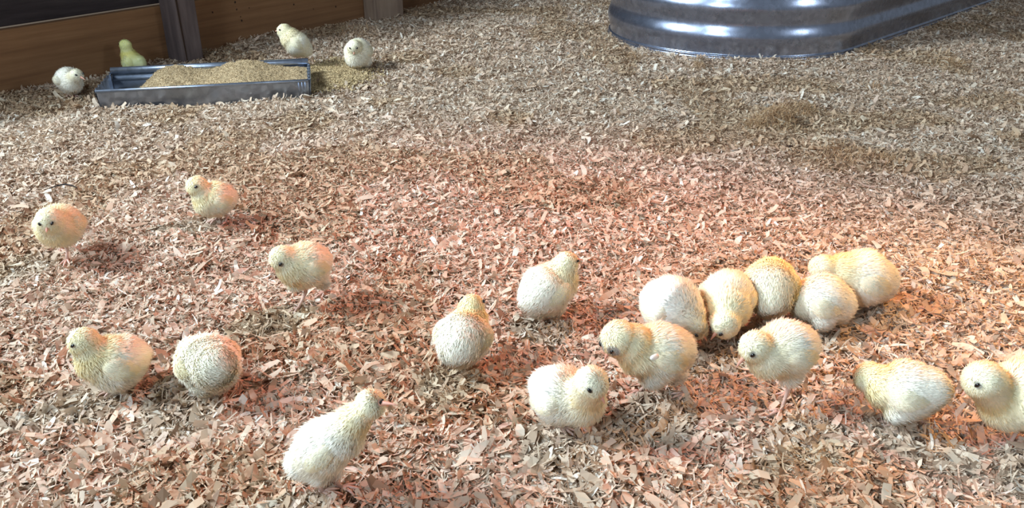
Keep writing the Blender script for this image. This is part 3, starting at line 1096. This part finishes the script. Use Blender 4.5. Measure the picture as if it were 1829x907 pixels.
Cs = [
 dict(label='whitish chick in the far left corner, beside the left end of the trough', foot=(127, 172), blobs=[(118, 140, 17, .015), (122, 142, 21, 0), (129, 148, 17, -.01), (137, 135, 13, -.02)], beak=(152, 141, -.035), eye=(136, 134), feet=[(122, 173), (132, 173)], yellow=.15, pale=.9, thighs=[(124, 157, 11, -.0), (130, 158, 10, 0)], tail=0),
 dict(label='greenish yellow chick standing upright behind the trough, beside the dark post', foot=(238, 134), blobs=[(246, 112, 14, 0), (236, 109, 18, 0), (229, 97, 12.5, 0), (224, 81, 11.5, 0)], beak=(219, 74, .03), yellow=.8, tone=(1.12, 1.22, .95), tail=0),
 dict(label='chick behind the right end of the trough, leaning back with its head up', foot=(528, 128), blobs=[(541, 86, 16, .01), (530, 78, 21, 0), (517, 66, 18, 0), (508, 56, 14, 0)], beak=(491, 55, -.005), eye=(499, 53), feet=[(522, 128), (536, 128)], yellow=.55, pale=.5),
 dict(label='whitish chick facing the camera at the back, right of the trough', foot=(640, 127), blobs=[(643, 88, 19, .025), (640, 93, 23, 0), (637, 101, 20, -.012), (633, 84, 14, -.03)], beak=(632, 97, -.052), eye=(638, 86), feet=[(628, 127), (656, 126)], yellow=.25, pale=.8, thighs=[(630, 110, 9, 0), (652, 110, 10, 0)], tail=0),
 dict(label='round chick at the far left edge looking down at the camera, one thin leg showing', foot=(122, 472), blobs=[(119, 400, 28, .03), (108, 402, 36, 0), (99, 405, 33, -.012), (89, 394, 25, -.03)], beak=(82, 414, -.055), eye=(93, 399), feet=[(122, 472), (112, 452)], yellow=.45, pale=.3, tail=0, thighs=[(118, 425, 12, 0)]),
 dict(label='orange lit chick facing left, furthest back of those on the pink shavings', foot=(395, 404), blobs=[(397, 352, 25, .01), (386, 355, 30, 0), (371, 360, 25, -.008), (361, 344, 20, -.008), (353, 333, 20, -.01)], beak=(332, 345, -.014), eye=(350, 334), feet=[(405, 404), (386, 400)], yellow=.6, pale=.1, tail=0),
 dict(label='chick with an orange lit flank and head lowered to the left, one long leg showing', foot=(534, 558), blobs=[(560, 468, 32, .015), (547, 472, 39, 0), (525, 473, 34, -.008), (504, 461, 25, -.015)], beak=(481, 487, -.022), eye=(501, 473), feet=[(534, 558), (583, 530)], thighs=[(527, 506, 14, -.005), (575, 503, 13, .01)], yellow=.5, pale=.15, lid=True, tail=0),
 dict(label='plump pale yellow chick on the far left of the front rows, facing left', foot=(215, 702), blobs=[(226, 638, 38, .01), (207, 646, 51, 0), (175, 640, 37, -.008), (151, 611, 29, -.01)], beak=(119, 624, -.02), eye=(129, 618), feet=[(205, 706), (238, 700)], yellow=.7, pale=.45),
 dict(label='rounded chick seen from behind with its head turned away, right of the plump left chick', foot=(366, 712), blobs=[(384, 655, 43, -.012), (371, 648, 50, .01), (354, 640, 38, .025), (344, 626, 27, .045)], beak=(322, 650, .07), feet=[(366, 713), (392, 704)], thighs=[(362, 690, 16, -.008), (392, 680, 18, 0)], yellow=.7, pale=.3, tail=0),
 dict(label='large chick in front stretching up to the right, its eye and beak raised', foot=(590, 885), blobs=[(546, 822, 35, 0), (577, 798, 49, 0), (610, 776, 41, -.002), (634, 748, 28, 0), (660, 723, 31, 0)], beak=(708, 718, -.013), eye=(681, 719), feet=[(578, 889), (612, 880)], thighs=[(572, 848, 17, -.01), (598, 840, 16, .01)], yellow=.45, pale=.55),
 dict(label='chick seen from behind stretching its yellow neck up, in the middle of the pen', foot=(825, 664), blobs=[(822, 616, 41, -.015), (828, 602, 47, 0), (838, 578, 34, .02), (842, 558, 26, .03), (843, 546, 24, .035)], beak=(850, 520, .05), feet=[(805, 660), (835, 663)], yellow=1.0, pale=.4, tail=.0),
 dict(label='chick turned away with its head up to the right, behind the yellow-necked one', foot=(965, 575), blobs=[(960, 530, 33, -.01), (974, 518, 45, 0), (994, 502, 37, .01), (1006, 483, 26, .012), (1013, 469, 23, .015)], beak=(1042, 462, .02), eye=(1033, 466), feet=[(952, 573), (975, 577)], thighs=[(962, 550, 15, -.01), (990, 548, 17, 0)], yellow=.5, pale=.4),
 dict(label='whitish chick at the left end of the huddle, pecking down to the right', foot=(1205, 615), blobs=[(1186, 540, 42, .02), (1200, 546, 52, 0), (1224, 565, 37, -.012), (1242, 585, 24, -.025)], beak=(1264, 608, -.035), feet=[(1195, 612), (1225, 618)], yellow=.3, pale=.75, tail=0),
 dict(label='chick in the huddle facing the camera with its head bent to the ground', foot=(1308, 606), blobs=[(1303, 518, 37, .03), (1300, 530, 44, .01), (1300, 552, 38, -.012), (1295, 577, 29, -.035)], beak=(1268, 606, -.05), eye=(1287, 598), feet=[(1320, 600), (1300, 604)], yellow=.5, pale=.3, tail=0, lid=True),
 dict(label='orange tinted chick in the middle of the huddle seen from behind', foot=(1374, 582), blobs=[(1377, 532, 37, -.015), (1376, 515, 46, 0), (1376, 502, 42, .02), (1374, 490, 28, .04)], beak=(1370, 492, .07), feet=[(1362, 581), (1386, 582)], yellow=.9, pale=.0, tail=0),
 dict(label='huddled chick seen from behind, one downy thigh showing, right of the orange tinted one', foot=(1470, 594), blobs=[(1488, 541, 38, .0), (1469, 535, 45, 0), (1444, 535, 35, .008), (1436, 528, 25, .025)], beak=(1414, 552, .04), feet=[(1468, 596), (1490, 588)], thighs=[(1468, 572, 17, -.02), (1490, 558, 18, .01)], yellow=.45, pale=.45, tail=0),
 dict(label='big chick at the back right end of the huddle, its yellow head to the left', foot=(1540, 556), blobs=[(1562, 500, 40, .01), (1540, 496, 50, 0), (1507, 490, 38, 0), (1470, 479, 26, 0)], beak=(1440, 488, -.0), feet=[(1528, 556), (1556, 556)], yellow=.6, pale=.45, tail=0),
 dict(label='chick bowing left, dark eye patch, white flake on its wing', foot=(1180, 712), blobs=[(1198, 625, 43, .01), (1177, 628, 52, 0), (1142, 628, 41, -.008), (1124, 612, 36, -.01), (1106, 605, 36, -.012)], beak=(1078, 641, -.024), eye=(1092, 629), feet=[(1142, 708), (1222, 712)], thighs=[(1163, 672, 22, -.015), (1205, 665, 20, .015)], yellow=.55, pale=.4, lid=2, tail=0),
 dict(label='chick with one leg showing and beak to the left, in front of the huddle', foot=(1398, 738), blobs=[(1424, 617, 38, .01), (1405, 622, 50, 0), (1372, 634, 40, -.008), (1350, 620, 32, -.012)], beak=(1312, 655, -.02), eye=(1344, 635), feet=[(1394, 742), (1408, 712)], thighs=[(1410, 668, 22, -.005)], yellow=.4, pale=.55, lid=True, tail=0),
 dict(label='bright whitish chick in front of the bowing chick, head turned down to the right', foot=(1012, 772), blobs=[(984, 692, 38, .02), (1002, 705, 52, 0), (1038, 716, 42, -.010), (1056, 684, 33, -.03)], beak=(1082, 720, -.046), eye=(1053, 698), feet=[(1004, 774), (1034, 772)], yellow=.35, pale=.75, tail=0),
 dict(label='chick facing away to the left with a yellow head, front right', foot=(1608, 765), blobs=[(1654, 695, 40, -.008), (1622, 696, 53, 0), (1580, 690, 38, .01), (1552, 674, 30, .026)], beak=(1519, 686, .055), feet=[(1600, 768), (1636, 760)], thighs=[(1600, 738, 19, -.012), (1640, 728, 18, .01)], yellow=.75, pale=.5, tail=0),
 dict(label='chick cut off by the right edge of the picture, facing left', foot=(1815, 800), blobs=[(1858, 672, 50, .02), (1830, 705, 62, 0), (1796, 722, 44, 0), (1757, 680, 38, -.006)], beak=(1715, 706, -.004), eye=(1745, 688), feet=[(1800, 802), (1840, 798)], yellow=.45, pale=.4, lid=True, tail=0),
]
chicks = [make_chick(i, **c) for i, c in enumerate(Cs)]

# a white flake of wood stuck to the wing of the bowing chick
G = ground(1180, 712)
p, t = at_y(1170, 637, G[1] - .052 * 1.0)
single_flake('wood_flake', p, .013, .006, .6, .8, (.93, .90, .80), 'small white wood flake stuck on the wing of the bowing chick', 'wood flake', tilt=.9)
